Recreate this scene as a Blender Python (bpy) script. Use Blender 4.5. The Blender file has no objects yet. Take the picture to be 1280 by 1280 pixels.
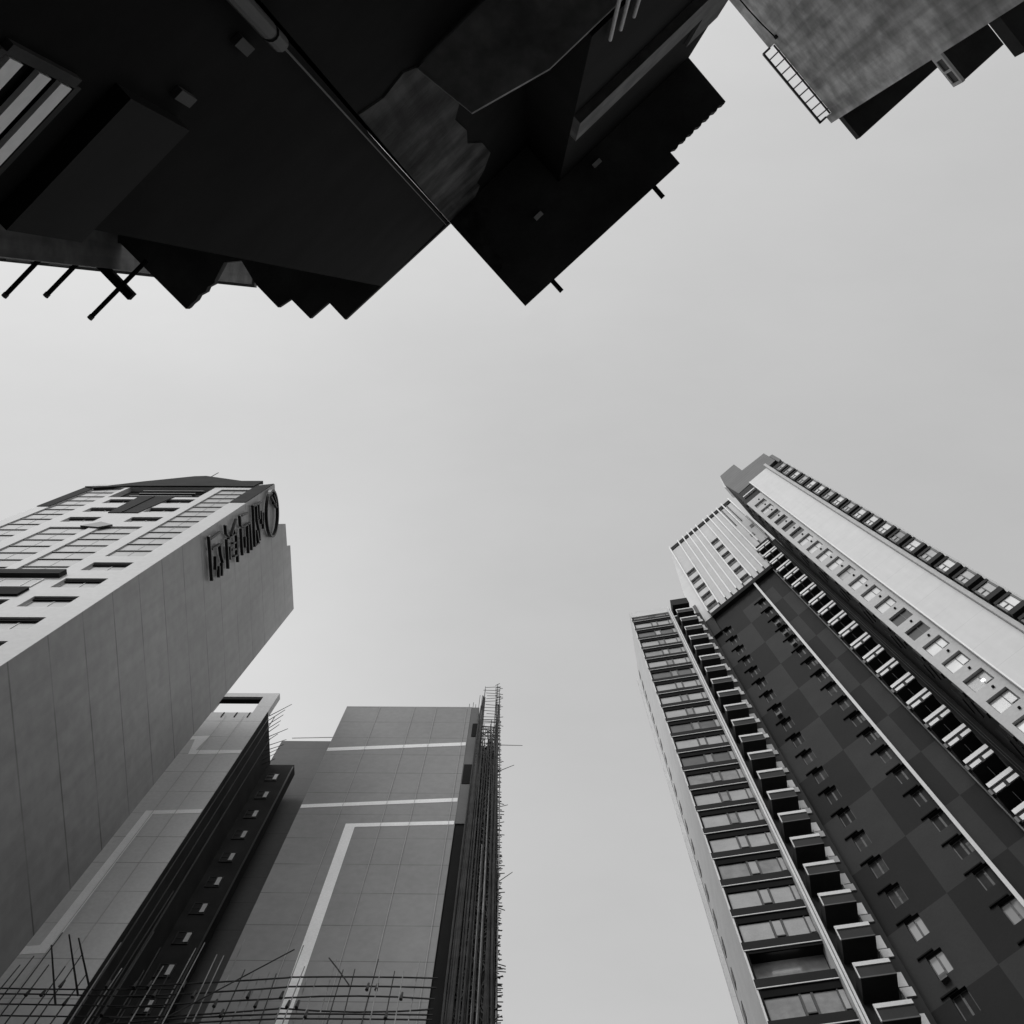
import bpy, math, random
from mathutils import Vector, Matrix
R = random.Random(7)
scn = bpy.context.scene
rad = math.radians
EYE = 1.6
# ---------------------------------------------------------------- camera
cam_d = bpy.data.cameras.new("camera"); cam = bpy.data.objects.new("camera", cam_d)
scn.collection.objects.link(cam); scn.camera = cam
cam_d.sensor_width = 36.0; cam_d.lens = 36.0 * 1282 / 1280
cam_d.clip_start = 0.05; cam_d.clip_end = 5000
_Z = Vector((661 - 640, 640 - 394, 1282)).normalized()      # the zenith seen by the camera (right, up, forward)
_X = Vector((1, 0, 0)); _X = (_X - _Z * _X.dot(_Z)).normalized()
_Y = _X.cross(_Z)
if _Y.y > 0: _Y = -_Y
# world x = to the right in the picture, world y = down in the picture, world z = up in the air
right = Vector((_X[0], _Y[0], _Z[0])); up = Vector((_X[1], _Y[1], _Z[1])); fwd = Vector((_X[2], _Y[2], _Z[2]))
cam.matrix_world = Matrix(((right.x, up.x, -fwd.x, 0), (right.y, up.y, -fwd.y, 0), (right.z, up.z, -fwd.z, EYE), (0, 0, 0, 1)))
# ---------------------------------------------------------------- sun and sky
SUN_AZ = rad(235.0); SUN_EL = rad(48.0)
sun_dir = Vector((math.cos(SUN_AZ) * math.cos(SUN_EL), math.sin(SUN_AZ) * math.cos(SUN_EL), math.sin(SUN_EL)))
sun_d = bpy.data.lights.new("sun", 'SUN'); sun = bpy.data.objects.new("sun", sun_d); scn.collection.objects.link(sun)
sun_d.energy = 0.92; sun_d.angle = rad(16.0); sun_d.color = (1, 1, 1)
sun.rotation_euler = sun_dir.to_track_quat('Z', 'Y').to_euler()
w = bpy.data.worlds.new("World"); scn.world = w; w.use_nodes = True
nt = w.node_tree; nt.nodes.clear()
sky = nt.nodes.new("ShaderNodeTexSky"); sky.sky_type = 'NISHITA'; sky.sun_disc = False
sky.sun_elevation = SUN_EL; sky.sun_rotation = math.atan2(sun_dir.x, sun_dir.y)
sky.air_density = 1.0; sky.dust_density = 2.0; sky.ozone_density = 1.0
bw = nt.nodes.new("ShaderNodeRGBToBW"); bg = nt.nodes.new("ShaderNodeBackground"); out = nt.nodes.new("ShaderNodeOutputWorld")
bg.inputs[1].default_value = 0.10
nt.links.new(sky.outputs[0], bw.inputs[0]); pw = nt.nodes.new("ShaderNodeMath"); pw.operation = 'POWER'; pw.inputs[1].default_value = 0.45      # hazy, evenly bright sky
nt.links.new(bw.outputs[0], pw.inputs[0])
ml = nt.nodes.new("ShaderNodeMath"); ml.operation = 'MULTIPLY'; ml.inputs[1].default_value = 4.45; nt.links.new(pw.outputs[0], ml.inputs[0])
# thin bright cloud and haze in the sky: soft patches and a veil low behind the left blocks
def _m(o, a_, b_):
    n = nt.nodes.new("ShaderNodeMath"); n.operation = o
    for i_, q_ in ((0, a_), (1, b_)):
        if isinstance(q_, (int, float)): n.inputs[i_].default_value = q_
        else: nt.links.new(q_, n.inputs[i_])
    return n.outputs[0]
tcs = nt.nodes.new("ShaderNodeTexCoord"); cl = nt.nodes.new("ShaderNodeTexNoise"); cl.inputs["Scale"].default_value = 2.2; cl.inputs["Detail"].default_value = 7; cl.inputs["Roughness"].default_value = .6
mpn = nt.nodes.new("ShaderNodeMapping"); mpn.inputs["Scale"].default_value = (1, 2.2, 1); nt.links.new(tcs.outputs["Generated"], mpn.inputs[0]); nt.links.new(mpn.outputs[0], cl.inputs["Vector"])
def veil(v, power):
    d_ = nt.nodes.new("ShaderNodeVectorMath"); d_.operation = 'DOT_PRODUCT'; nt.links.new(tcs.outputs["Generated"], d_.inputs[0]); d_.inputs[1].default_value = Vector(v).normalized()
    return _m('POWER', _m('MAXIMUM', d_.outputs["Value"], 0.0), power)
k1 = _m('MULTIPLY', veil((-.30, .42, 1.0), 60), .26)
k2 = _m('MULTIPLY', veil((.0, 1.0, .55), 5), .22)
k3 = _m('MULTIPLY', _m('SUBTRACT', cl.outputs[0], .5), .22)
tot = _m('ADD', _m('ADD', _m('ADD', k1, k2), k3), 1.0)
nt.links.new(_m('MULTIPLY', ml.outputs[0], tot), bg.inputs[0]); nt.links.new(bg.outputs[0], out.inputs[0])
scn.view_settings.view_transform = 'Standard'; scn.view_settings.look = 'None'
scn.view_settings.exposure = 0.0; scn.view_settings.gamma = 1.0
scn.render.engine = 'CYCLES'; scn.cycles.max_bounces = 6; scn.cycles.diffuse_bounces = 4

# ---------------------------------------------------------------- materials
def mat(name, v, rough=0.8, var=0.15, scale=0.6, spec=0.3, fine=0.06, metal=0.0, joints=None, streak=0.0, bump=0.0, coat=0.0):
    """grey procedural material: mottled at two scales, optional joint lines (spacing, offset, width, darkening), drip streaks"""
    m = bpy.data.materials.new(name); m.use_nodes = True
    t = m.node_tree; N = t.nodes; L = t.links; p = N["Principled BSDF"]
    tc = N.new("ShaderNodeTexCoord")
    def noise(sc, det=4, vec=None):
        n = N.new("ShaderNodeTexNoise"); n.inputs["Scale"].default_value = sc; n.inputs["Detail"].default_value = det
        L.new(vec if vec else tc.outputs["Object"], n.inputs["Vector"]); return n.outputs[0]
    def mr(x, lo, hi, a=0.3, b=0.7):
        n = N.new("ShaderNodeMapRange"); n.inputs[1].default_value = a; n.inputs[2].default_value = b
        n.inputs[3].default_value = lo; n.inputs[4].default_value = hi; L.new(x, n.inputs[0]); return n.outputs[0]
    def op(o, a, b):
        n = N.new("ShaderNodeMath"); n.operation = o
        for i, q in ((0, a), (1, b)):
            if isinstance(q, (int, float)): n.inputs[i].default_value = q
            else: L.new(q, n.inputs[i])
        return n.outputs[0]
    f = op('MULTIPLY', mr(noise(scale), 1 - var, 1 + var), mr(noise(scale * 14, 6), 1 - fine, 1 + fine))
    if streak:
        mp = N.new("ShaderNodeMapping"); mp.inputs["Scale"].default_value = (2.2, 2.2, 0.12); L.new(tc.outputs["Object"], mp.inputs[0])
        f = op('MULTIPLY', f, mr(noise(1.0, 5, mp.outputs[0]), 1 - streak, 1.0, 0.38, 0.6))
        f = op('MULTIPLY', f, mr(noise(1.3, 8), 1 - streak * 0.8, 1.0, 0.40, 0.60))
    if joints:
        sp = N.new("ShaderNodeSeparateXYZ"); L.new(tc.outputs["Object"], sp.inputs[0])
        for ax, space, off, wd, dark in joints:
            a = op('DIVIDE', op('SUBTRACT', sp.outputs[ax], off), space)
            fr = op('FRACT', op('ADD', a, 1000.0), 0)
            ln = op('LESS_THAN', fr, wd / space)
            br = mr(noise(0.35, 6), 0.25, 1.0, 0.35, 0.6)
            f = op('MULTIPLY', f, op('SUBTRACT', 1.0, op('MULTIPLY', op('MULTIPLY', ln, br), dark)))
    c = op('MULTIPLY', f, v)
    cb = N.new("ShaderNodeCombineColor")
    for i in range(3): L.new(c, cb.inputs[i])
    L.new(cb.outputs[0], p.inputs["Base Color"])
    p.inputs["Roughness"].default_value = rough; p.inputs["Metallic"].default_value = metal
    p.inputs["Specular IOR Level"].default_value = spec; p.inputs["Coat Weight"].default_value = coat
    if bump:
        b = N.new("ShaderNodeBump"); b.inputs["Strength"].default_value = bump; b.inputs["Distance"].default_value = 0.05
        L.new(noise(scale * 10, 8), b.inputs["Height"]); L.new(b.outputs[0], p.inputs["Normal"])
    return m
def lamp_mat(name, s, base=.8):
    m = bpy.data.materials.new(name); m.use_nodes = True; p = m.node_tree.nodes["Principled BSDF"]
    p.inputs["Base Color"].default_value = (base, base, base, 1); p.inputs["Emission Color"].default_value = (1, 1, 1, 1); p.inputs["Emission Strength"].default_value = s
    return m
M = dict(
 ground=mat("asphalt", .13), pave=mat("paving", .2, joints=[(0, .6, 0, .02, .5), (1, .6, 0, .02, .5)]),
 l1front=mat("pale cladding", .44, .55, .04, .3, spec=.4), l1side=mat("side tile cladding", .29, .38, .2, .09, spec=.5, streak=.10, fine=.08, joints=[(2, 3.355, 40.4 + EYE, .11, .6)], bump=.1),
 l1dark=mat("dark louvre cladding", .028, .85, .3, .6, spec=.1, joints=[(2, .6, 0, .1, .5)]), l1glass=mat("curtain glass", .21, .4, .12, 1.2, spec=.3),
 black=mat("black shadow gap", .012, spec=.05), metre=mat("grimy meter box", .05), sheet=mat("dark awning", .009, .8, .3, .6, spec=.1), dkframe=mat("dark frame", .06, .5), mullion=mat("pale mullion", .6, .5),
 sign=mat("black sign metal", .02, .4), roofgrey=mat("roof grey", .12, .8, .3),
 bandleft=mat("painted band lightened for shade", .92, .7, .05, .6), l2left=mat("grey paint lightened for shade", .56, .7, .05, .3, joints=[(2, 2.9, 43.45 + EYE, .06, .5)]), l2main=mat("grey paint", .25, .7, .09, .18, joints=[(2, 2.9, 43.45 + EYE, .06, .5)], streak=.0),  # left wing and its band coloured lighter to make up for missing sun
 l2mid=mat("dark grey paint", .11, .8, .1, .2, joints=[(2, 2.9, 43.45 + EYE, .05, .4)]), l2black=mat("mottled dark wall", .022, .9, .4, .5),  # l2black: mottled near-black base for the recess walls
 l2dark=mat("dark side panel", .13, .8, .1, .4), band=mat("pale painted band", .86, .7, .05, .6), wire=mat("pale wire", .40, .6),
 net=mat("black scaffold netting", .01, .95, .5, 2.0, spec=.05), bamboo=mat("bamboo pole", .035, .7, .5, 1.5), bamboolit=mat("lit bamboo pole", .25, .6, .4, 1.2),  # bamboolit: pale copy of bamboo, its lit look put into the colour
 twhite=mat("white paint", .68, .6, .015, .05, spec=.3, fine=.03, joints=[(2, 3.0, 1.0, .05, .16)], streak=.035), twhite2=mat("off white render", .50, .7, .07, .3), twall=mat("pale render", .62, .7, .06, .3),
 fdark=mat("charcoal panel", .02, .75, .08, .5, spec=.12), fdark2=mat("dark grey panel", .043, .75, .08, .5, spec=.12), fshade=mat("charcoal render", .018, .8, .2, .4),
 clad=mat("grey louvre cladding", .095, .6, .15, .4, joints=[(2, .9, 0, .16, .45)]), soffit=mat("dark soffit", .05, .8), crown=mat("crown wall", .54, .6, .05, .5),
 rib=mat("white rib", .82, .5, .02, .5), strip=mat("pale strip", .7, .6, .06, .6), pane=mat("curtained pane", .36, .2, .12, .9, spec=.6),
 pane2=mat("dull curtained pane", .2, .2, .25, 1.5, spec=.6), paned=mat("dark pane", .02, .5, .3, 1.0, spec=.25), panem=mat("dim curtained pane", .045, .6, .4, 1.2, spec=.08), panef=mat("unlit pane", .018, .6, .4, 1.2, spec=.08), paned2=mat("dull dark pane", .07, .3, .3, 1.2, spec=.4), service=mat("service balcony", .035, .8, .2, .6), panep=mat("pale blind pane", .6, .3, .12, .8, spec=.5),
 tl=mat("shade black concrete", .008, .85, .3, .8, spec=.04), tl2=mat("black awning sheet", .05, .8, .3, .8, spec=.04), tlwall=mat("stained plaster", .07, .85, .6, .8, streak=.45, bump=.3, spec=.05),  # tl: shade of the overhead walls put into a near-black base colour
 tlbeam2=mat("grimy soffit painted lit", .24, .85, .5, .9, streak=.3, spec=.1), tlbeam=mat("grimy grey beam", .12, .8, .3, 1.0, streak=.3), pipe=mat("grey drain pipe", .04, .6, .3, 1.0), far=mat("far dark render", .14, .9, .25, .25, streak=.4),  # tlbeam2: light along the soffit is put into its paler colour
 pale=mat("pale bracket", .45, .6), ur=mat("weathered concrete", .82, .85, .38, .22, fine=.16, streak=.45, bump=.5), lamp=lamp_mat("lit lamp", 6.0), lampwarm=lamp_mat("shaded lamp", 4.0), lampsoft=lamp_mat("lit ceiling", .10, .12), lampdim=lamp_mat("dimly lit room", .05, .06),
)
# ---------------------------------------------------------------- mesh helpers
class Fr:
    """a plan frame: u along a wall, d away from it, z above the eye"""
    def __init__(s, o=(0, 0), U=(1, 0), D=(0, 1)): s.o = o; s.U = U; s.D = D
    def __call__(s, u, d, z): return (s.o[0] + u * s.U[0] + d * s.D[0], s.o[1] + u * s.U[1] + d * s.D[1], z + EYE)
    def inv(s, x, y): x -= s.o[0]; y -= s.o[1]; return (x * s.U[0] + y * s.U[1], x * s.D[0] + y * s.D[1])
W = Fr()
a = rad(-41.3); T = Fr((0, 0), (math.cos(a), math.sin(a)), (-math.sin(a), math.cos(a)))
a = rad(-42.7); O = Fr((0, 0), (math.cos(a), math.sin(a)), (-math.sin(a), math.cos(a)))
a = rad(-9.5); Wg = Fr((11.1, 32.05), (math.cos(a), math.sin(a)), (-math.sin(a), math.cos(a)))
class MB:
    def __init__(s): s.v = []; s.f = []; s.m = []
    def face(s, pts, mi=0):
        n = len(s.v); s.v += pts; s.f.append(tuple(range(n, n + len(pts)))); s.m.append(mi); return s
    def box(s, fr, u0, u1, d0, d1, z0, z1, mi=0):
        p = [fr(u, d, z) for z in (z0, z1) for d in (d0, d1) for u in (u0, u1)]; n = len(s.v); s.v += p
        for q in ((0, 1, 3, 2), (4, 6, 7, 5), (0, 4, 5, 1), (2, 3, 7, 6), (0, 2, 6, 4), (1, 5, 7, 3)):
            s.f.append(tuple(n + i for i in q)); s.m.append(mi)
        return s
    def prism(s, fr, pts, z0, z1, mi=0):          # plan polygon extruded upwards
        b = [fr(u, d, z0) for u, d in pts]; t = [fr(u, d, z1) for u, d in pts]; k = len(pts); n = len(s.v); s.v += b + t
        s.f += [tuple(n + i for i in range(k)), tuple(n + k + i for i in reversed(range(k)))] + [(n + i, n + (i + 1) % k, n + k + (i + 1) % k, n + k + i) for i in range(k)]
        s.m += [mi] * (k + 2); return s
    def slab(s, fr, pts, d0, d1, mi=0):           # elevation polygon (u,z) extruded in depth
        b = [fr(u, d0, z) for u, z in pts]; t = [fr(u, d1, z) for u, z in pts]; k = len(pts); n = len(s.v); s.v += b + t
        s.f += [tuple(n + i for i in range(k)), tuple(n + k + i for i in reversed(range(k)))] + [(n + i, n + (i + 1) % k, n + k + (i + 1) % k, n + k + i) for i in range(k)]
        s.m += [mi] * (k + 2); return s
    def sideslab(s, fr, pts, u0, u1, mi=0):       # polygon in (d,z) extruded in u
        b = [fr(u0, d, z) for d, z in pts]; t = [fr(u1, d, z) for d, z in pts]; k = len(pts); n = len(s.v); s.v += b + t
        s.f += [tuple(n + i for i in range(k)), tuple(n + k + i for i in reversed(range(k)))] + [(n + i, n + (i + 1) % k, n + k + (i + 1) % k, n + k + i) for i in range(k)]
        s.m += [mi] * (k + 2); return s
    def tube(s, p, q, r0, r1=None, n=6, bend=0.0):
        p = Vector(p); q = Vector(q); r1 = r0 if r1 is None else r1
        ax = (q - p).normalized(); a1 = ax.orthogonal().normalized(); a2 = ax.cross(a1)
        K = 4 if bend else 1; base = len(s.v); off = a1 * R.uniform(-bend, bend) + a2 * R.uniform(-bend, bend)
        for k in range(K + 1):
            t = k / K; c = p.lerp(q, t) + off * (4 * t * (1 - t)); r = r0 + (r1 - r0) * t
            for i in range(n):
                an = 2 * math.pi * i / n; s.v.append(tuple(c + a1 * math.cos(an) * r + a2 * math.sin(an) * r))
        for k in range(K):
            for i in range(n):
                j = (i + 1) % n; s.f.append((base + k * n + i, base + k * n + j, base + (k + 1) * n + j, base + (k + 1) * n + i)); s.m.append(0)
        s.f += [tuple(base + i for i in reversed(range(n))), tuple(base + K * n + i for i in range(n))]; s.m += [0, 0]
        return s
    def holed(s, fr, us, zs, holes, d, depth, mi=0, pick=None):
        """front skin at depth d with openings that have real reveals going back to d+depth"""
        U = sorted(set([us[0], us[1]] + [h[i] for h in holes for i in (0, 1)] + (pick[0] if pick else [])))
        Zs = sorted(set([zs[0], zs[1]] + [h[i] for h in holes for i in (2, 3)] + (pick[1] if pick else [])))
        for i in range(len(U) - 1):
            for j in range(len(Zs) - 1):
                uc = (U[i] + U[i + 1]) / 2; zc = (Zs[j] + Zs[j + 1]) / 2
                if any(h[0] < uc < h[1] and h[2] < zc < h[3] for h in holes): continue
                s.face([fr(U[i], d, Zs[j]), fr(U[i + 1], d, Zs[j]), fr(U[i + 1], d, Zs[j + 1]), fr(U[i], d, Zs[j + 1])], pick[2](uc, zc) if pick else mi)
        for h in holes + [(us[0], us[1], zs[0], zs[1])]:
            for (a0, b0), (a1, b1) in (((h[0], h[2]), (h[1], h[2])), ((h[1], h[2]), (h[1], h[3])), ((h[1], h[3]), (h[0], h[3])), ((h[0], h[3]), (h[0], h[2]))):
                s.face([fr(a0, d, b0), fr(a1, d, b1), fr(a1, d + depth, b1), fr(a0, d + depth, b0)], mi)
        return s
    def build(s, name, m, parent=None, label=None, tagd=None):
        me = bpy.data.meshes.new(name); me.from_pydata(s.v, [], s.f)
        ms = m if isinstance(m, (list, tuple)) else [m]
        for q in ms: me.materials.append(M[q])
        if len(ms) > 1: me.polygons.foreach_set("material_index", s.m)
        me.update(); o = bpy.data.objects.new(name, me); scn.collection.objects.link(o)
        if parent is not None: put(o, parent)
        if label: o["label"] = label
        if tagd:
            for k, v in tagd.items(): o[k] = v
        return o
def put(o, parent):
    o.parent = parent; m = parent
    while m is not None:
        o.location = Vector(o.location) - Vector(m.location); m = m.parent
def thing(name, loc, label, cat, group=None):
    o = bpy.data.objects.new(name, None); o.location = loc; scn.collection.objects.link(o); o["label"] = label; o["category"] = cat
    if group: o["group"] = group
    return o
def window(par, fr, u0, u1, z0, z1, d, pane='pane', frame='dkframe', fw=.07, ft=.05, mull=(), trans=(), name="window", mm=None):
    """frame standing in its opening with a pane set behind it; mull / trans are fractions"""
    b = MB()
    b.box(fr, u0, u0 + fw, d, d + ft, z0, z1).box(fr, u1 - fw, u1, d, d + ft, z0, z1)
    b.box(fr, u0 + fw, u1 - fw, d, d + ft, z0, z0 + fw).box(fr, u0 + fw, u1 - fw, d, d + ft, z1 - fw, z1)
    for x in mull:
        x = u0 + (u1 - u0) * x; b.box(fr, x - fw * .4, x + fw * .4, d + .003, d + ft - .003, z0 + fw, z1 - fw)
    for x in trans:
        x = z0 + (z1 - z0) * x; b.box(fr, u0 + fw, u1 - fw, d + .006, d + ft - .006, x - fw * .4, x + fw * .4)
    o = b.build(name, frame, par)
    MB().box(fr, u0 + fw * .5, u1 - fw * .5, d + ft * .55, d + ft * .55 + .02, z0 + fw * .5, z1 - fw * .5).build("pane", pane, o)
    return o

# ---------------------------------------------------------------- ground
MB().box(W, -600, 600, -600, 600, -EYE - .3, -EYE).build("ground", 'ground', tagd={"kind": "structure"})
MB().box(W, -19.5, 7.0, -1.0, 6.0, -EYE + .004, -EYE + .13).build("pavement", 'pave', tagd={"kind": "structure"})

# ================================================================ L1: pale office tower with the sign on its side
L1 = thing("office_tower", (-27, 18, 0), "pale office tower at left with ribbon windows and a tall blank side wall", "building")
y0 = 13.0; xl, xr = -34.0, -19.9
holes = []; ribs = []
z_top = 78.9
def ribbon(x0, x1, za, n, hs=1.683):
    for k in range(n):
        ribs.append((x0, x1, za + k * hs, za + (k + 1) * hs))
    holes.append((x0, x1, za, za + n * hs))
ribbon(-23.25, -21.1, 54.5, 13)
ribbon(-26.72, -24.13, 50.75, 7)
ribbon(-29.9, -27.35, 48.9, 8)
ribbon(-33.1, -30.9, 48.4, 17)
single = []
for z in (51.35, 47.95, 44.6, 41.2, 37.85, 34.5): single.append((-23.25, -21.1, z, z + 1.75))
for z in (64.0, 67.35, 70.6): single += [(-30.05, -27.95, z, z + 1.6), (-25.95, -23.9, z, z + 1.6)]
for z in (44.0, 40.6, 37.2): single.append((-26.72, -24.13, z, z + 1.8))
holes += single
lo = (-29.9, -24.0, 45.9, 47.6); lo2 = (-29.9, -24.0, 48.75 - .75, 48.85)
recess = (-30.6, -24.0, 73.0, 77.4); holes.append(recess)
f = MB().holed(W, (xl, xr), (20.0, z_top), holes, y0, .5)
f.build("facade", 'l1front', L1)
MB().box(W, xl + .02, xr - .32, y0 + .5, 24.6, -EYE, 78.6).box(W, xl, xr - .32, y0 + .02, y0 + .5, -EYE, 20.0).build("tower_body", 'l1front', L1)
MB().sideslab(W, [(y0 + .004, -EYE), (24.65, -EYE), (24.5, 83.7), (18.9, 83.4), (18.7, 82.3), (16.8, 82.1), (16.2, 79.1), (y0 + .004, 79.1)], xr - .3, xr + .012).build("side_wall", 'l1side', L1)
# dark corner strips below the parapet
MB().slab(W, [(-33.99, 69.2), (-33.12, 69.2), (-33.12, 76.3), (-33.99, 77.1)], y0 - .05, y0 - .003).build("corner_louvre", 'l1dark', L1)
MB().slab(W, [(-21.08, 70.9), (-19.92, 70.9), (-19.92, 79.0), (-21.08, 78.0)], y0 - .05, y0 - .003).build("corner_louvre", 'l1dark', L1)
MB().slab(W, [(-34, 77.1), (-32.4, 77.4), (-30.4, 79.5), (-27.2, 82.2), (-26.3, 82.4), (-22.7, 79.9), (-21.0, 79.9), (-21.08, 77.3), (-23.9, 77.41), (-30.6, 77.41), (-33.1, 76.5)], y0 - .12, y0 + .4).build("gable_parapet", 'l1dark', L1)
b = MB().box(W, -30.55, -24.05, y0 + .35, y0 + .45, 73.02, 77.38); b.build("recess_back", 'black', L1)
b = MB()
for z in (74.1, 75.2, 76.3): b.box(W, -29.8 + R.random(), -25 + R.random(), y0 + .1, y0 + .3, z, z + .18)
b.build("recess_rail", 'dkframe', L1)
MB().slab(W, [(-28.1, 66.9), (-26.1, 66.9), (-25.7, 72.99), (-28.3, 72.99)], y0 - .06, y0 - .003).box(W, -27.2, -27.1, y0 - .12, y0 - .06, 67, 72.9).build("dark_panel", 'l1dark', L1)
MB().slab(W, [(-28.0, 62.35), (-26.7, 61.9), (-26.1, 62.7), (-27.2, 63.6)], y0 - .1, y0 - .003).build("dark_vent", 'dkframe', L1)
MB().box(W, -30.4, -23.6, y0 - .25, y0 - .003, 49.75, 50.6).build("canopy_recess_band", 'l1dark', L1)
MB().box(W, -30.4, -24.05, y0 - .12, y0 - .003, 46.3, 47.5).build("canopy_recess_band", 'black', L1)  # no canopy: flat black box stands in for a dark recessed opening
window(L1, W, -30.0, -24.2, 47.9, 49.4, y0 - .06, 'l1glass', 'mullion', .06, .05, mull=(.33, .66, .9))
for (x0, x1, z0, z1) in ribs:
    o = MB().box(W, x0, x1, y0 + .04, y0 + .14, z1 - .12, z1 - .01).build("window", 'dkframe', L1)  # dark bar stands in for the shadow under each window head
    MB().box(W, x0, x1, y0 + .10, y0 + .13, z0, z1 - .14).box(W, (x0 + x1) / 2 - .02, (x0 + x1) / 2 + .02, y0 + .085, y0 + .1, z0, z1 - .14).build("pane", R.choice(('l1glass', 'l1glass', 'l1glass2')) if 'l1glass2' in M else 'l1glass', o)
for (x0, x1, z0, z1) in single:
    o = window(L1, W, x0, x1, z0, z1, y0 + .16, 'l1glass', 'mullion', .05, .06, mull=(.5,))
    MB().box(W, x0 + .02, x1 - .02, y0 + .1, y0 + .155, z1 - .26, z1 - .01).build("head_shadow_bar", 'black', o)  # black bar in place of the shade at the window head
# roof clutter
t = thing("roof_antenna", W(-26.6, 13.4, 82.2), "thin lightning rod leaning off the gable of the pale office tower", "rod")
MB().tube(W(-26.7, 13.4, 82.2), W(-26.45, 13.2, 86.2), .05, .03).build("rod", 'dkframe', t)
MB().box(W, -26.8, -26.6, 13.3, 13.5, 82.2, 82.5).build("rod_foot", 'dkframe', t)
# the sign
SG = thing("rooftop_sign", W(-19.8, 15, 61), "black raised lettering and round emblem stacked down the side wall of the pale office tower", "sign")
G = [[(13.37, 61.5, 14.21, 61.59), (14.21, 61.59, 16.24, 61.63), (14.91, 62.59, 15.75, 62.47), (14.32, 63.59, 15.02, 63.72), (15.69, 63.17, 16.4, 63.04), (15.64, 63.84, 16.46, 63.69), (13.62, 61.7, 13.59, 63.89), (14.31, 61.9, 14.35, 63.58), (15.02, 63.72, 15.64, 64.05)],
 [(13.4, 65.02, 13.98, 65.06), (13.98, 65.06, 14.25, 65.56), (14.37, 65.14, 16.34, 65.14), (14.99, 65.7, 15.85, 65.6), (14.92, 66.37, 15.01, 67.02), (15.31, 66.11, 15.46, 67.03), (15.84, 66.49, 15.91, 67.15), (15.95, 67.43, 16.45, 67.4), (14.41, 65.53, 14.42, 67.41), (14.33, 66.19, 13.95, 66.73), (13.95, 66.73, 13.49, 67.49), (14.13, 66.8, 14.69, 67.37), (14.69, 67.37, 15.9, 67.24)],
 [(13.41, 68.38, 14.13, 68.45), (14.13, 68.45, 14.34, 68.91), (14.37, 68.51, 16.24, 68.57), (15.13, 69.38, 15.87, 69.31), (14.37, 70.14, 16.45, 70.08), (14.38, 70.77, 16.42, 70.94), (13.52, 68.76, 13.64, 70.59), (14.36, 69.01, 14.41, 70.77)],
 [(13.34, 71.82, 16.38, 71.82), (13.44, 72.68, 14.59, 72.7), (13.56, 73.33, 14.66, 73.36), (15.32, 72.46, 16.37, 72.83), (15.34, 73.13, 16.21, 73.2), (14.16, 73.91, 15.15, 73.97), (14.38, 74.45, 15.59, 74.35), (14.59, 72.7, 15.46, 73.11), (13.46, 72.13, 13.53, 74.14), (16.31, 72.05, 16.33, 72.95)]]
def stroke(b, y1, z1, y2, z2, wd):
    d = Vector((y2 - y1, z2 - z1)); n = Vector((-d.y, d.x)).normalized() * wd / 2
    b.sideslab(W, [(y1 + n.x, z1 + n.y), (y2 + n.x, z2 + n.y), (y2 - n.x, z2 - n.y), (y1 - n.x, z1 - n.y)], xr + .10, xr + .30)
for g in G:
    b = MB()
    for q in g: stroke(b, *q, .17 if abs(q[2] - q[0]) > abs(q[3] - q[1]) else .10)
    b.build("letter", 'sign', SG)
b = MB(); K = 40; cy, cz = 14.95, 77.05
ring = lambda r, i: (cy + r * math.cos(2 * math.pi * i / K), cz + r * .97 * math.sin(2 * math.pi * i / K))
for i in range(K): b.sideslab(W, [ring(1.85, i), ring(1.85, i + 1), ring(1.68, i + 1), ring(1.68, i)], xr + .10, xr + .34)
for q in ((13.61, 77.76, 14.65, 78.7), (14.29, 77.64, 14.5, 78.6), (13.6, 76.9, 14.77, 78.5)): stroke(b, *q, .12)
b.build("emblem", 'sign', SG)

# ================================================================ L2: grey painted block under scaffolding
L2 = thing("apartment_block", (-14, 36, 0), "grey painted block with pale line pattern, standing behind bamboo scaffolding", "building")
b = MB().holed(W, (-30, -20.02), (-EYE, 78.3), [(-24.6, -21.15, 74.2, 77.5)], 30, .5); b.build("left_wall", 'l2left', L2)
MB().box(W, -30, -20.03, 30.5, 46, -EYE, 74.0).build("left_body", 'l2black', L2)
MB().box(W, -24.58, -21.17, 30.02, 30.4, 77.0, 77.48).build("opening_beam", 'black', L2)
b = MB()
for x in (-23.3, -22.3, -21.3): b.box(W, x - .04, x + .04, 29.96, 29.995, 73.2, 74.15)
b.build("drain_slot", 'black', L2)
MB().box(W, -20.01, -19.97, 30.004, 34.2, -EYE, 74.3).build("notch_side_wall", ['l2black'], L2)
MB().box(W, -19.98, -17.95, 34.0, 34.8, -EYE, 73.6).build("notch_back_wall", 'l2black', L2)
MB().tube(W(-17.9, 33.9, 10), W(-17.9, 33.9, 73), .06).build("drain_pipe", 'dkframe', L2)
for k in range(13):
    z = 70.75 - 2.88 * k
    o = window(L2, W, -19.55, -18.65, z, z + 1.15, 33.93, 'paned', 'pipe', .05, .06, mull=(.55,), trans=(.5,))
    MB().box(W, -18.98, -18.72, 33.9, 33.925, z + .15, z + 1.0).build("blind", 'panep', o)
MB().box(W, -21.14, -13.9, 36, 46, -EYE, 82.7).build("middle_wall", 'l2mid', L2)
MB().tube(W(-20.4, 36, 83.3), W(-14, 36, 83.7), .04).build("parapet_rail", 'mullion', L2)
MB().box(W, -14.1, -4.36, 30, 46, -EYE, 75.6).build("main_wall", 'l2main', L2)
MB().box(W, -4.36, -3.76, 30.03, 46, 57.0, 75.58).build("end_panel", 'l2dark', L2)
MB().box(W, -4.36, -3.76, 30.1, 46, -EYE, 57.0).box(W, -4.1, -3.74, 29.99, 30.02, 69.9, 72.3).box(W, -4.3, -3.74, 29.99, 30.02, 62.3, 65.2).build("end_opening", 'black', L2)
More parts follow.
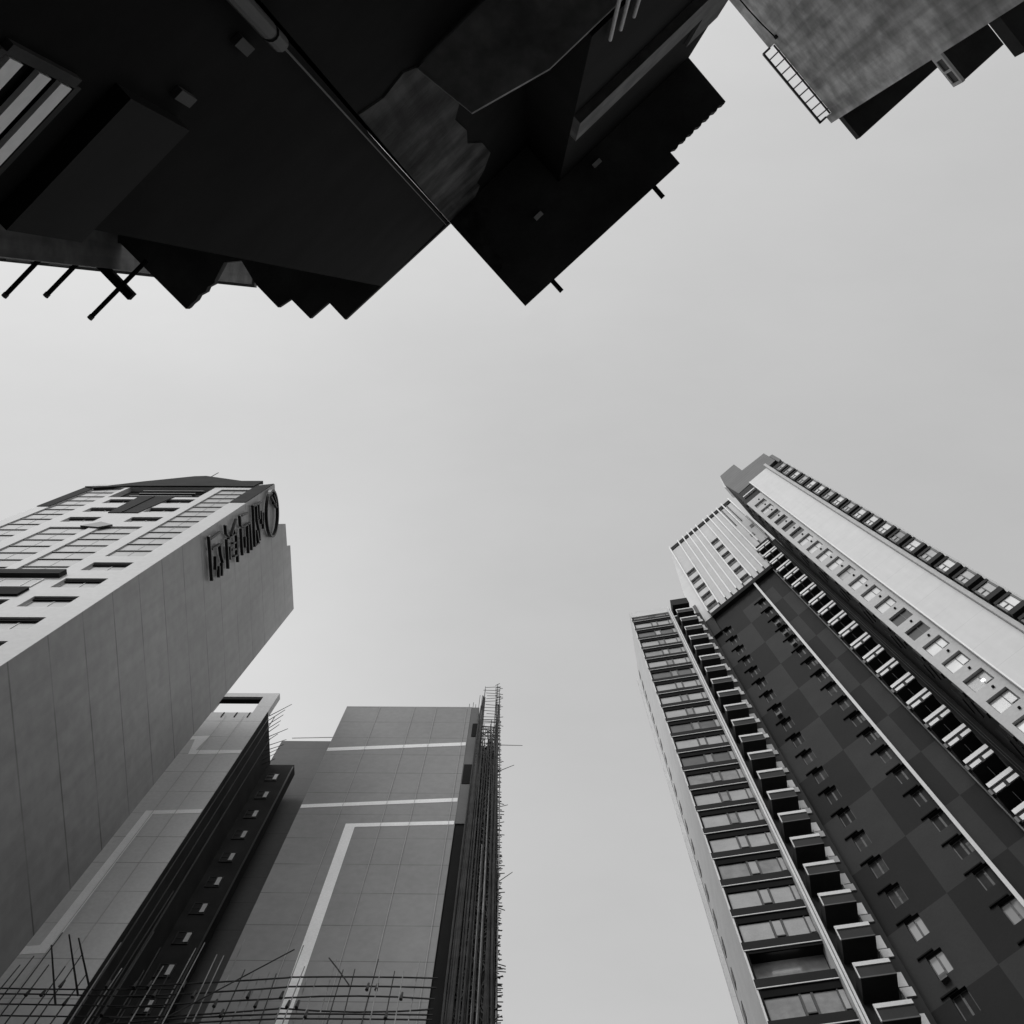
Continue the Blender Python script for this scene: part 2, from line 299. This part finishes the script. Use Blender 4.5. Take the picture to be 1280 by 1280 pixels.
def band(pts): MB().slab(W, pts, 29.985, 29.996).build("painted_band", 'bandleft' if pts[1][0] < -19 else 'band', L2)
band([(-24.9, 69.5), (-23.05, 69.75), (-23.3, 66.95 + .25), (-20.05, 67.3), (-20.05, 66.75), (-23.6, 66.5), (-23.95, 69.05), (-24.9, 68.95)])
band([(-23.5, 58.25), (-20.06, 58.5), (-20.06, 58.0), (-22.95, 57.8), (-22.95, 43.9), (-24.6, 43.7), (-24.6, 44.35), (-23.6, 44.5)])
band([(-14.08, 67.75), (-4.4, 68.85), (-4.4, 68.3), (-14.08, 67.2)])
band([(-14.08, 59.2), (-4.4, 60.25), (-4.4, 59.75), (-14.08, 58.75)])
band([(-10.9, 56.8), (-4.4, 57.25), (-4.4, 56.8), (-10.3, 56.4), (-10.3, 30), (-10.9, 30)])
for x in (-11.5, -8.8, -7.1, -4.75, -24.0 + 1.0, -21.6):
    MB().tube(W(x, 29.93, 32), W(x + .03, 29.93, 75.4 if x > -20 else 73.5), .014, n=4).build("vertical_cable", 'wire', L2)

# ---- bamboo scaffold across the front
SF = thing("bamboo_scaffold", (-15, 28.6, 0), "bamboo pole scaffold spanning the lower front of the grey block", "scaffold")
for k, z in enumerate((39.45, 38.85, 38.27, 37.65, 37.0, 36.3)):
    MB().tube(W(-27, 28.6, z + .02), W(-15.2, 28.6, z - .05), .035, bend=.12).build("rail_pole", 'bamboo', SF)
for k, z in enumerate((40.15, 39.5, 38.75, 38.1, 37.75, 37.45, 36.7)):
    MB().tube(W(-17.2, 28.5, z - .75), W(-10.3, 28.5, z - .02), .038, bend=.1).build("rail_pole", 'bamboo', SF)
    MB().tube(W(-10.4, 28.5, z), W(-3.9, 28.5, z + .03), .038, bend=.14).build("rail_pole", 'bamboo', SF)
x = -26.8
while x < -4.3:
    top = R.choice((40.4, 40.9, 41.6, 42.4, 43.2)) if x < -10 else R.choice((40.5, 40.8, 41.6))
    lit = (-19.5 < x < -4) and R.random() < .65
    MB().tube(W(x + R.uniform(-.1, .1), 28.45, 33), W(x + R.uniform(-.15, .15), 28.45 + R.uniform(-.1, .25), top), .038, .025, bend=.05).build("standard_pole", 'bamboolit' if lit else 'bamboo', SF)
    if R.random() < .7:
        zz = R.choice((39.45, 38.85, 38.27, 37.65)); MB().tube(W(x - .02, 28.42, zz - .22), W(x, 28.42, zz + .22), .085, .05, n=5).build("lashing", 'bamboo', SF)
    x += R.uniform(.38, .75)
for (x1, z1, x2, z2) in ((-15.3, 36.8, -10.6, 42.0), (-8.9, 41.4, -7.6, 39.4), (-25.5, 39.6, -24.2, 37.5)):
    MB().tube(W(x1, 28.4, z1), W(x2, 28.4, z2), .03, bend=.05).build("brace_pole", 'bamboo', SF)
for (x1, z1, x2, y2, z2) in ((-19.2, 38.9, -19.5, 25.9, 39.2), (-18.8, 39.2, -19.2, 26.2, 39.4), (-19.9, 38.3, -20.3, 26.4, 39.2)):
    MB().tube(W(x1, 28.6, z1), W(x2, y2, z2), .05, .035).build("outrigger_pole", 'bamboo', SF)
# ---- scaffold in the notch
SN = thing("notch_scaffold", (-19.8, 30.5, 0), "thin dark scaffold poles rising in the recess of the grey block", "scaffold")
for (x, y, z) in ((-19.75, 30.2, 73.5), (-19.55, 30.5, 74.5), (-19.3, 31.2, 72.0), (-19.7, 31.8, 70), (-19.0, 30.4, 50), (-18.6, 30.2, 46), (-18.2, 30.6, 43.5)):
    MB().tube(W(x, y, 30), W(x, y, z), .04, .03, bend=.1).build("standard_pole", 'pipe', SN)
for i in range(12):
    MB().tube(W(-19.95, 30.4 + .25 * i, 74.5 - .25 * i), W(-19.95 + R.uniform(.8, 1.6), 29.8 + .28 * i, 75.3 - .3 * i + R.uniform(-.2, .3)), .03, .02).build("stub_pole", 'bamboo', SN)
# ---- tall scaffold at the right end
SR = thing("tower_scaffold", (-2.8, 30, 0), "tall dark netted bamboo scaffold covering the right end of the grey block", "scaffold")
def edge(z): return -1.2 - max(0, (z - 40)) * (.95 / 33)
net = MB()
prev = None
Zs = [10 + i * 1.5 for i in range(40)]
for i in range(len(Zs) - 1):
    za, zb = Zs[i], Zs[i + 1]
    if za > 69: break
    ea, eb = edge(za) - .12 + R.uniform(-.05, .03), edge(zb) - .12 + R.uniform(-.05, .03)
    net.face([W(-3.5, 30.2, za), W(ea, 30.2, za), W(eb, 30.2, zb), W(-3.5, 30.2, zb)])
    net.face([W(ea, 30.2, za), W(ea, 36, za), W(eb, 36, zb), W(eb, 30.2, zb)])
net.build("netting", 'net', SR)
for i in range(99):
    f_ = R.random(); t_ = R.choice((55, 63, 68, 70, 71)) + R.uniform(-3, 3) if 0.2 < f_ < .8 else R.uniform(74, 80)
    z0 = 30; x0 = -3.65 + f_ * (edge(35) + 3.7); x1 = -3.65 + f_ * (edge(t_) + 3.7)
    y = R.uniform(29.6, 30.1)
    MB().tube(W(x0 + R.uniform(-.1, .1), y, z0), W(x1, y, t_), .045, .025, n=5, bend=.18).build("standard_pole", 'bamboolit' if R.random() < .08 else 'bamboo', SR)
b = MB()
z = 33.0
while z < 79.5:
    e = edge(z)
    if z < 73:
        for q in range(2): b.tube(W(-3.72 + R.uniform(0, .15), 29.8, z + R.uniform(-.2, .2)), W(e + R.uniform(0, .2), 29.85, z + R.uniform(-.25, .25)), .026, n=4, bend=.05)
    else: b.tube(W(-3.6 + R.uniform(0, .7), 29.85, z), W(e + R.uniform(-.2, .15), 29.85, z + R.uniform(-.3, .3)), .022, n=4)
    for q in range(2): b.tube(W(e - .3, 29.8, z + .3 * q), W(e + R.choice((.05, .1, .15, .3)), 29.8 + R.uniform(-.2, .2), z + .3 * q + R.uniform(-.2, .2)), .024, n=4)
    if z < 70:
        for q in range(4): b.tube(W(R.uniform(-3.6, e), 29.75, z), W(R.uniform(-3.6, e), 29.75, z + R.uniform(.8, 2)), .025, n=4)
    z += .62
b.build("ledger_poles", 'bamboo', SR, tagd={"kind": "stuff"})
for (z, x2, dz) in ((68.0, -.35, -.3), (63.6, -.9, .9), (58.6, -1.2, .2), (50, -.8, 1.0)):
    o = MB().tube(W(edge(z) - .2, 29.8, z), W(x2, 29.7, z + dz), .028, .018, n=5).build("projecting_pole", 'bamboo', SR)
for i, (x, t_) in enumerate(((-3.85, 78.9), (-4.3, 77.3), (-4.1, 76.9), (-4.6, 77))): MB().tube(W(x, 30.3, 70), W(x, 30.3, t_), .025, n=4).build("standard_pole", 'bamboo', SR)

# ================================================================ T: residential tower at the right
TW = thing("residential_tower", T(0, 42, -EYE), "tall residential tower at right with checkered dark facade and ribbed white crown", "building")
# bodies
MB().box(T, -7.3, 2.05, 37.2, 50, -EYE, 104).box(T, 1.9, 4.6, 41, 50, -EYE, 112).build("tower_body", 'fshade', TW)
MB().box(T, 4.9, 11.3, 32.0, 50, -EYE, 116.9).build("east_body", 'twall', TW)
# dark facade with checker panels and window openings
cu = [-7.0, -3.1, .8]; cz = [73.3 + 6.0 * k for k in range(-9, 6)]
def pick(u, z):
    c = math.floor((u + 3.1) / 3.9); k = math.floor((z - 73.3) / 6.0)
    if z > 101.5 or u < -7.0: return 0
    return 1 if (c + k) % 2 == 0 else 0
hs = []
NF = 20
for k in range(NF):
    z = 62.7 - 3 * 7 + 3 * k + .0
    if z + 2 < 101: hs += [(-1.42, -.34, z, z + 1.75), (-5.85, -4.95, z, z + 1.75)]
MB().holed(T, (-7.3, 2.05), (-EYE, 104.79), hs, 36.8, .4, 0, ([-7.0, -3.1, .8], cz + [101.5], pick)).build("checker_facade", ['fdark', 'fdark2'], TW)
for i, h in enumerate(hs):
    kb = i % 2 == 0; kb2 = True
    o = window(TW, T, h[0], h[1], h[2], h[3], 37.0, (R.choice(('lampsoft', 'lampdim')) if 42 < h[2] < 48.0 - (2 if i % 2 == 0 else 0) else R.choice(('panef', 'panef', 'panem'))), 'dkframe', .06, .06, mull=(.5,))
    MB().box(T, h[0] - .4, h[1] - .35, 36.68, 36.79, h[3] + .03, h[3] + .13).build("hood", 'black', o)
    MB().box(T, h[0] + .44, h[0] + .54, 36.985, 36.999, h[2] + .1, h[3] - .35).build("curtain", 'clad', o)
    if R.random() < .16: MB().box(T, h[0] + .1, h[0] + .5, 36.5, 36.79, h[2] - .5, h[2] - .12).build("air_conditioner", 'clad', o)
    if not kb and 48 < h[2] < 55: MB().box(T, h[1] - .35, h[1] - .2, 36.97, 37.02, h[2] + .1, h[2] + .22).build("ceiling_lamp", 'lamp', o)
    if kb and R.random() < .5: MB().box(T, h[1] - .4, h[1] - .12, 36.985, 37.02, h[2] + .2, h[3] - .6).build("blind", 'clad', o)
MB().box(T, -.5, -.28, 36.35, 36.79, -EYE, 104.6).build("white_fin", 'strip', TW)
MB().box(T, 1.98, 2.06, 36.3, 36.78, -EYE, 104).build("riser_pipe", 'dkframe', TW)
# crown
cr = [(-6.0, -1.37, 0), (-.2, 2.2, 0)]
ch = []
for k in range(6): ch.append((-1.36, -.24, 106.5 + 3.58 * k - .9, 106.5 + 3.58 * k + 1.05))
for k in range(5): ch.append((-5.92, -4.68, 106.5 + 3.58 * k - .9, 106.5 + 3.58 * k + 1.05))
MB().holed(T, (-6.0, 2.2), (104.8, 135.4), ch, 36.0, .35).build("crown_wall", 'crown', TW)
MB().box(T, -5.98, 2.18, 36.36, 44, 104.81, 135.38).build("crown_body", 'fshade', TW)
MB().box(T, 2.2, 4.19, 36.02, 44, 112.6, 135.2).build("crown_side_wall", 'crown', TW)
for h in ch:
    o = window(TW, T, h[0] + .05, h[1] - .05, h[2] + .05, h[3] - .05, 36.2, 'paned', 'dkframe', .08, .06, mull=(.5,), trans=(.5,))
ribu = [-5.98, -4.55, -3.68, -2.9, -2.15, -1.38, -.16, .62, 1.4, 2.16, 3.0, 4.15]
for i, u in enumerate(ribu):
    MB().box(T, u - .07, u + .07, 35.6, 35.995, 104.8 if u < 2.2 else 112.6 + (u - 2.2) * .3, 135.45).build("crown_rib", 'rib', TW)
for i in range(len(ribu) - 1):
    MB().box(T, ribu[i] + .07, ribu[i + 1] - .07, 35.9, 35.99, 134.1, 135.5).build("crown_panel", 'l1dark', TW)
MB().slab(T, [(-6.05, 135.5), (-6.35, 134.4), (-7.7, 114.5), (-7.5, 104.9), (-6.05, 104.9)], 36.4, 37.4).build("crown_end_wall", 'twhite', TW)
MB().box(T, -7.35, -6.0, 36.45, 38, 100, 104.85).build("crown_bracket", 'fshade', TW)
MB().tube(T(-6.85, 36.6, 125), T(-7.75, 36.6, 113.0), .16).build("crown_drain_pipe", 'dkframe', TW)
MB().box(T, -7.3, -6.95, 36.2, 36.39, 107, 111).build("crown_vent", 'roofgrey', TW)
for (u, z) in ((2.8, 116.6), (3.5, 119.5)): window(TW, T, u, u + .5, z - .3, z + .9, 35.96, 'paned', 'dkframe', .1, .05)
for u in (2.45, 3.35): MB().tube(T(u, 35.9, 124), T(u, 35.9, 134), .07).build("crown_conduit", 'dkframe', TW)
# stacked service balconies beside the return wall
for k in range(24):
    z = 64.2 + 3 * (k - 6) + .05
    if z > 111: break
    o = MB().box(T, 2.18, 3.76, 35.25, 36.6, z - 1.15, z + .05).build("service_balcony", 'service', TW)
    MB().box(T, 2.18, 3.76, 35.17, 35.245, z - .42, z).build("ledge", 'rib', o)
    for ua, ub in ((2.26, 2.92), (3.12, 3.76)): MB().box(T, ua, ub, 35.17, 35.245, z - 1.12, z - .74).build("lower_ledge", 'rib', o)
    MB().box(T, 2.0, 2.15, 35.0, 35.3, z - 1.3, z - .8).build("bracket", 'dkframe', o)
    for uu in (2.9, 3.7): MB().tube(T(uu, 35.0, z + .9), T(uu, 35.2, z + .0), .02).build("bracket", 'pipe', o)
MB().box(T, 2.06, 4.56, 36.62, 36.8, 20, 112.5).build("service_back_wall", 'fshade', TW)
# return wall between the two wings
MB().box(T, 4.57, 4.89, 31.22, 36.61, -EYE, 123.8).build("return_wall", 'fshade', TW)
for k in range(30): MB().box(T, 4.50, 4.565, 31.9 + (k % 2) * 1.3, 33.1 + (k % 2) * 1.3, 30 + k * 3.0, 31.6 + k * 3.0).build("return_panel", 'fdark2', TW)
for u in (3.98, 4.12): MB().tube(T(u, 35.2, 20), T(u, 35.2, 122), .025, n=4).build("riser_pipe", 'dkframe', TW)
for k in range(26):
    z = 36 + k * 3.0
    MB().box(T, 4.48, 4.595, 31.15, 31.5, z, z + 1.5).build("corner_ledge", 'fshade', TW)
# white wing with windows
wh = [(4.98, 6.27, 56.3 + 3 * k, 58.02 + 3 * k) for k in range(-5, 18)]
MB().holed(T, (4.6, 6.58), (-EYE, 111.5), wh, 31.2, .3).build("window_wall", 'twhite2', TW)
MB().box(T, 4.9, 6.6, 31.5, 32.0, -EYE, 111.4).box(T, 4.6, 6.6, 31.25, 32, 111.5, 117).build("window_wall_core", 'fshade', TW)
for i, h in enumerate(wh):
    p = R.choice(('panep', 'pane', 'panep', 'paned'))
    if i == 4: p = 'pane2'
    o = window(TW, T, *h, 31.38, p, 'dkframe', .06, .06, mull=(.62,), trans=())
    if R.random() < .75: MB().box(T, h[0] + .84, h[1] - .08, 31.36, 31.40, h[2] + .35, h[2] + .42).build("transom", 'dkframe', o)
    if i == 4: MB().box(T, h[0] + .75, h[0] + .92, 31.36, 31.379, h[2] + .75, h[2] + .95).build("ceiling_lamp", 'lamp', o)
    MB().tube(T(5.83, 31.19, h[2] + 2.32), T(5.83, 31.08, h[2] + 2.32), .08, n=8).build("vent_cap", 'black', o)
MB().box(T, 6.6, 9.12, 30.85, 32.0, -EYE, 116.6).build("blank_panel", 'twhite', TW)
MB().box(T, 9.14, 9.42, 30.55, 32.0, -EYE, 117.4).build("panel_fin", 'twhite2', TW)
MB().box(T, 6.59, 6.68, 30.78, 30.849, -EYE, 116.5).build("panel_edge", 'rib', TW)
# stacked bay windows
for k in range(-5, 19):
    z = 58.2 + 3.0 * k
    o = MB().box(T, 9.5, 10.6, 30.3, 32.0, z - .35, z).build("bay_window", 'fshade', TW)
    MB().box(T, 9.5, 10.6, 30.32, 31.39, z - 2.35, z - 1.76).build("bay_sill", 'fshade', o)
    MB().box(T, 10.45, 10.58, 30.33, 31.9, z - 1.75, z - .35).box(T, 9.5, 9.62, 30.33, 31.9, z - 1.75, z - .35).build("frame", 'dkframe', o)
    MB().box(T, 9.62, 10.45, 30.38, 30.42, z - 1.75, z - .35).build("pane", R.choice(('panep', 'panep', 'pane', 'pane2')), o)
    MB().box(T, 9.95, 10.01, 30.34, 30.379, z - 1.74, z - .36).box(T, 9.63, 9.95, 30.34, 30.379, z - 1.1, z - 1.02).build("mullion", 'dkframe', o)
    MB().box(T, 9.5, 10.3, 30.8, 31.6, z - 3.0, z - 2.36).build("spandrel", 'clad', o)
MB().box(T, 9.45, 10.9, 31.4, 36, -EYE, 117).build("bay_core", 'fshade', TW)
# stepped louvred parapets
MB().slab(T, [(4.9, 117.01), (9.45, 117.6), (9.45, 117.7), (7.32, 124), (7.32, 129.5), (5.06, 129.4), (4.6, 124.5)], 31.2, 33).build("roof_louvre", 'clad', TW)
MB().slab(T, [(7.33, 117.5), (10.6, 118.2), (10.6, 124.2), (7.33, 124.6)], 31.25, 33).build("roof_louvre", 'clad', TW)
MB().slab(T, [(10.61, 116.5), (11.0, 117), (11.0, 121), (10.61, 121.2)], 31.2, 33).build("roof_louvre", 'clad', TW)
MB().slab(T, [(4.35, 124.0), (4.55, 123.2), (5.02, 129.4), (4.9, 129.3)], 31.3, 33).build("parapet_edge", 'twhite', TW)
MB().box(T, 4.9, 6.5, 30.95, 31.18, 113.6, 113.9).build("roof_rail", 'rib', TW)
# balcony wing
MB().box(Wg, .1, 4.0, .8, 9, -EYE, 106).build("wing_body", 'fshade', TW)
MB().box(Wg, -.02, .08, .01, 7.0, -EYE, 108.2).build("wing_end_wall", 'strip', TW)
for k in range(25): MB().box(Wg, -.06, -.025, 5.7, 6.3, 32 + 3.02 * k, 33.3 + 3.02 * k).build("end_slot", 'dkframe', TW)
MB().box(Wg, -.35, -.05, 6.9, 7.2, -EYE, 107).build("end_fin", 'twhite', TW)
MB().box(Wg, -.02, 4.05, -.03, .6, 106.6, 108.4).build("wing_coping", 'twall', TW)
for k in range(-4, 20):
    z = 47.56 + 3.02 * k
    if z > 106: break
    o = MB().box(Wg, .02, 4.02, 0, .78, z + .02, z + .78).build("balcony", 'fdark', TW)
    MB().box(Wg, .02, 4.02, -.04, -.002, z, z + .07).build("edge_trim", 'strip', o)
    MB().box(Wg, .02, .2, .02, .78, z + .79, z + 2.99).build("side_fin", 'black', o)
    if k == -1:
        MB().box(Wg, .22, 4.0, .76, .8, z + .8, z + 3.0).build("lit_recess", 'pane2', o); 
        MB().box(Wg, .22, 4.0, .02, .1, z + 2.8, z + 2.99).build("ceiling_lip", 'black', o)
        MB().box(Wg, 1.3, 2.8, .11, .19, z + 2.93, z + 2.97).build("ceiling_lamp", 'lampwarm', o); continue
    pn = R.choice(('pane', 'pane', 'pane', 'pane2')) if k not in (7, 9, 13, 17) else 'pane2b'
    for (u0, u1, q) in ((.22, 1.85, 0), (2.56, 3.66, 0)):
        m_ = pn if pn != 'pane2b' else 'paned2'
        MB().box(Wg, u0, u1, .14, .2, z + .79, z + 2.42).build("window", m_ if m_ in M else 'pane2', o)
    MB().box(Wg, 1.98, 2.42, .12, .18, z + 1.15, z + 2.42).build("window", R.choice(('pane', 'pane2')), o)
    MB().box(Wg, 3.74, 4.0, .12, .18, z + 1.05, z + 2.4).build("window", 'pane', o)
    MB().box(Wg, 1.86, 1.97, .08, .2, z + .8, z + 2.45).box(Wg, 2.43, 2.55, .08, .2, z + .8, z + 2.45).box(Wg, 3.665, 3.735, .08, .2, z + .8, z + 2.45).box(Wg, 1.97, 2.43, .1, .2, z + 1.04, z + 1.12).build("mullion", 'dkframe', o)
    MB().box(Wg, .205, 4.0, .05, .78, z + 2.46, z + 3.0).build("slab", 'black', o)  # black front stands in for the shaded soffit and window reveal
MB().box(Wg, 4.05, 4.18, -.35, .8, -EYE, 107.6).box(Wg, 4.24, 4.36, -.3, .8, -EYE, 107.3).build("corner_post", 'strip', TW)
MB().box(Wg, 4.185, 4.235, -.2, .8, -EYE, 107.2).build("post_groove", 'l1dark', TW)
MB().box(Wg, 4.4, 7.4, .55, 3.5, -EYE, 106.5).build("side_bay_body", 'fshade', TW)
MB().box(Wg, 4.6, 6.4, -.7, .5, 106.6, 108.6).build("side_bay_cap", 'fdark', TW)
for k in range(-5, 18):
    z = 53.2 + 3.0 * k
    o = MB().box(Wg, 4.72, 6.4, -.8, .54, z - .95, z + .18).build("small_balcony", 'service', TW)
    MB().box(Wg, 4.72, 6.4, -.86, -.805, z - .1, z + .2).box(Wg, 4.66, 4.715, -.86, -.78, z - .95, z + .2).build("edge_trim", 'strip', o)
    MB().box(Wg, 4.72, 6.4, -.84, -.805, z - .97, z - .88).build("lower_trim", 'clad', o)
    MB().box(Wg, 6.3, 6.36, -.5, .54, z + .2, z + 1.3).build("screen", 'pane2', o)
    MB().box(Wg, 6.5, 7.1, .48, .545, z - .2, z + .85).build("window", R.choice(('panep', 'panep', 'pane')), o)
    MB().box(Wg, 6.62, 7.2, .46, .545, z - .95, z - .3).build("lower_window", R.choice(('panep', 'pane')), o)

# ================================================================ TL: tenements right overhead, their shade put into near-black colours
TA = thing("old_tenement", O(3, -6, -EYE), "shade-black old tenement overhead with a jutting roof slab at top centre", "building")
H = 30.0
wav = [(5.91 + (i + .5) * 2.0 / 14, -.60 + (.035 if i % 2 else -.03)) for i in range(14)]
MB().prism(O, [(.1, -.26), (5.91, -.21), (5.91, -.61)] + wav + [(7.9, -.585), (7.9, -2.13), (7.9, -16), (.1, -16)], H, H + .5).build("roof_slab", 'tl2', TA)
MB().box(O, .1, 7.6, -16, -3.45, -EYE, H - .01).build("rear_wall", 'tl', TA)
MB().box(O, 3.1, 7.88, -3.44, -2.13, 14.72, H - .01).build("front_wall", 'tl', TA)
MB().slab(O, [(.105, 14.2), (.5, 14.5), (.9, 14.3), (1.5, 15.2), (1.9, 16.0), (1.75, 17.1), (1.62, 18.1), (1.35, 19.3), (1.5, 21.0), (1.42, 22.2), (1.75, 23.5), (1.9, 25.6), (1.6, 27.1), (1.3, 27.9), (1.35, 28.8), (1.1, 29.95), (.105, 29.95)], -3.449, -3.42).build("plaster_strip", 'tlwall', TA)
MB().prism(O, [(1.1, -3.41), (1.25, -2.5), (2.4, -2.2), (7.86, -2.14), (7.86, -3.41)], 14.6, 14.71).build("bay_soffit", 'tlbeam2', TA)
MB().box(O, 3.1, 6.8, -2.129, -1.95, 20.3, 22.3).build("ledge_beam", 'tlbeam', TA)
MB().box(O, 6.9, 7.86, -2.129, -2.05, 0, 25.8).build("corner_pilaster", 'tlbeam', TA)
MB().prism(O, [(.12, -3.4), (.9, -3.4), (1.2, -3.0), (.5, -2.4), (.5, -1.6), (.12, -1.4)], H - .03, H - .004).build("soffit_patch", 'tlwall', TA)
for (u, v) in ((1.15, -.27), (4.98, -.25)): MB().tube(O(u, v, H + .1), O(u, v + .42, H + .1), .07, n=8).build("spout", 'tl', TA)
for (u, v) in ((4.2, -1.78), (2.05, -1.84)): MB().box(O, u - .12, u + .14, v - .06, v + .06, H - .12, H - .01).build("soffit_vent", 'pale', TA)
for i, u in enumerate((3.35, 3.55, 3.8)): MB().tube(O(u, -2.05, 12.5), O(u + .1, -2.05, 15.6), .028, n=8).build("drain_pipe", 'pale', TA)
TB = thing("stepped_tenement", O(-3, -9, -EYE), "shade-black tenement at top left whose roof edge steps back in jagged corners", "building")
def jag(p, q, n, amp):
    o = []
    for i in range(n):
        t = (i + .5) / n; o.append((p[0] + (q[0] - p[0]) * t + R.uniform(-amp, amp), p[1] + (q[1] - p[1]) * t + R.uniform(-amp, amp)))
    return o
roof = [(.097, -3.41)] + [(-3.98, -3.5)] + [(-3.98, -4.17), (-4.7, -4.21), (-4.72, -4.98), (-5.16, -5.06), (-5.17, -5.94), (-5.0, -6.7), (-5.4, -7.0), (-5.97, -6.83)] + jag((-5.97, -6.83), (-7.15, -6.84), 7, .05) + [(-7.15, -6.84), (-7.18, -8.19), (-7.2, -9.4), (-8.4, -10.2), (-8.4, -11.0), (-9.3, -12.2), (-9.6, -13), (-9.8, -22), (.05, -22)]
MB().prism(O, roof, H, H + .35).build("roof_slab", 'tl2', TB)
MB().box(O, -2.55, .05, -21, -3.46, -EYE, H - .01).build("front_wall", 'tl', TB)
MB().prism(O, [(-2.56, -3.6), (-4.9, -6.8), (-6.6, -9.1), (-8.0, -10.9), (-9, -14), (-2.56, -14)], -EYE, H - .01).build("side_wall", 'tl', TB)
b = MB()
for z0, z1 in ((-EYE, 9.4), (9.5, 9.85)): b.tube(O(-.02, -3.3, z0), O(-.02, -3.3, z1), .08, n=12)
b.tube(O(-.02, -3.3, 9.3), O(-.02, -3.3, 9.6), .06, n=12).tube(O(-.02, -3.38, 9.8), O(-.02, -3.42, 29.9), .012, n=6)
b.build("drain_pipe", 'pipe', TB)
o = MB().box(O, -2.3, -1.3, -3.459, -3.40, 6.7, 6.78).box(O, -2.3, -1.3, -3.459, -3.40, 7.78, 7.86).box(O, -1.32, -1.24, -3.459, -3.40, 6.78, 7.78).build("louvre_window", 'tl2', TB)
for z in (6.84, 7.24, 7.56): MB().box(O, -2.3, -1.33, -3.43, -3.39, z, z + .17).build("louvre_bar", 'panep', o)
MB().box(O, -2.6, -1.15, -3.459, -3.30, 8.35, 9.75).build("awning_panel", 'sheet', TB)
for (u, z) in ((-1.0, 9.25), (-.32, 9.4)): MB().box(O, u, u + .1, -3.459, -3.40, z, z + .4).build("meter_box", 'metre', TB)
MB().box(O, -8.12, -7.88, -11.5, -8.08, H - .3, H - .04).build("cantilever_beam", 'tl', TB)
def rod(v, u0, u1, which):
    t = thing("drying_rod", O(u0, v, H - .2), "thin rod jutting from the stepped tenement, " + which, "rod", "rods jutting off the stepped tenement")
    MB().tube(O(u0, v, H - .45), O(u1, v, H - .45), .07, n=8).build("rod", 'tl', t)
    MB().tube(O(u1 - .12, v, H - .45), O(u1 - .0, v, H - .45), .085, n=8).build("rod_cap", 'pipe', t)
rod(-10.5, -8.0, -10.5, "farthest left of the three"); rod(-9.7, -7.5, -9.62, "the middle one of the three"); rod(-8.42, -6.9, -9.15, "the one crossing behind the thick beam")
FB = thing("far_block", (-18, -8, -EYE), "dim grey block showing behind the rods and the stepped tenement", "building")
ang = math.atan2(.0248, .244); FF = Fr((-22.75, -2.4), (math.cos(ang), math.sin(ang)), (math.sin(ang), -math.cos(ang)))
MB().box(FF, -8, 11.0, 0, 9, -EYE, 44.6).build("wall", 'far', FB)
MB().box(FF, -8.1, 11.1, -.12, 9.1, 44.65, 45.0).build("roof_edge", 'roofgrey', FB)
for k in range(6):
    for q in range(3): window(FB, FF, -2 + q * 3.2, -.6 + q * 3.2, 22 + k * 3, 23.6 + k * 3, -.06, 'paned', 'dkframe', .08, .05, mull=(.5,))
# ================================================================ UR: weathered building in the top right corner
UR = thing("weathered_building", O(14, -2, -EYE), "weathered concrete building cut off by the top right corner, balconies on its dark side", "building")
HU = 32.0
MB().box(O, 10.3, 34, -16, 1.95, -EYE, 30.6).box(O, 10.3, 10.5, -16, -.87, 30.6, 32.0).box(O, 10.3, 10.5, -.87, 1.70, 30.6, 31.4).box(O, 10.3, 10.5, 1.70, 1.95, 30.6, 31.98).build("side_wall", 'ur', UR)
MB().prism(O, [(10.67, 1.72), (10.67, 2.84), (32, 2.96), (32, 1.72)], HU, HU + .35).box(O, 10.52, 32, 1.75, 1.94, 30.61, 31.99).build("roof_slab", 'tl2', UR)
def bal(name, u0, u1, z0, z1, v1=2.9): return MB().box(O, u0, u1, 1.955, v1, z0, z1).build(name, 'tl2', UR)
bal("balcony", 11.1, 12.25, 25.55, 26.2, 2.92); bal("balcony", 10.8, 14.5, 22.0, 22.5, 2.92); bal("balcony", 10.8, 14.5, 18.5, 19.0, 2.92)
o = MB().box(O, 11.03, 11.095, 2.05, 2.93, 25.5, 25.6).box(O, 11.03, 11.095, 2.05, 2.93, 25.95, 26.05).box(O, 11.03, 11.095, 2.85, 2.93, 25.6, 25.95).box(O, 11.03, 11.095, 2.5, 2.56, 25.6, 25.95).box(O, 11.03, 11.095, 2.05, 2.2, 25.6, 25.95).build("side_window", 'strip', UR)
MB().box(O, 11.06, 11.08, 2.2, 2.85, 25.6, 25.95).build("pane", 'paned', o)
RK = thing("roof_railing", O(10.15, .4, 31.4), "ladder-like railing filling the notch in the roof edge of the weathered building", "railing")
MB().box(O, 10.04, 10.10, -.88, 1.74, 31.93, 32.0).box(O, 10.04, 10.29, 1.68, 1.74, 31.93, 32.0).box(O, 10.04, 10.29, -.9, -.84, 31.86, 31.93).build("frame", 'dkframe', RK)
for i in range(9): MB().tube(O(10.08, -.62 + i * .27, 31.95), O(10.4, -.62 + i * .27, 31.41), .022, n=5).build("slat", 'clad', RK)
MB().box(O, 10.25, 10.295, -.84, 1.68, 31.41, 31.45).build("lower_rail", 'dkframe', RK)
CB = thing("wall_cable", O(10.2, -1.5, 31), "thin dark cable looping along the weathered building above its railing notch", "cable")
MB().tube(O(10.27, -.9, 30.9), O(10.27, -3.2, 31.1), .02, n=5, bend=.1).build("cable", 'black', CB)
MB().box(O, 10.26, 10.30, -1.0, -.9, 30.8, 31.0).build("clip", 'black', CB)
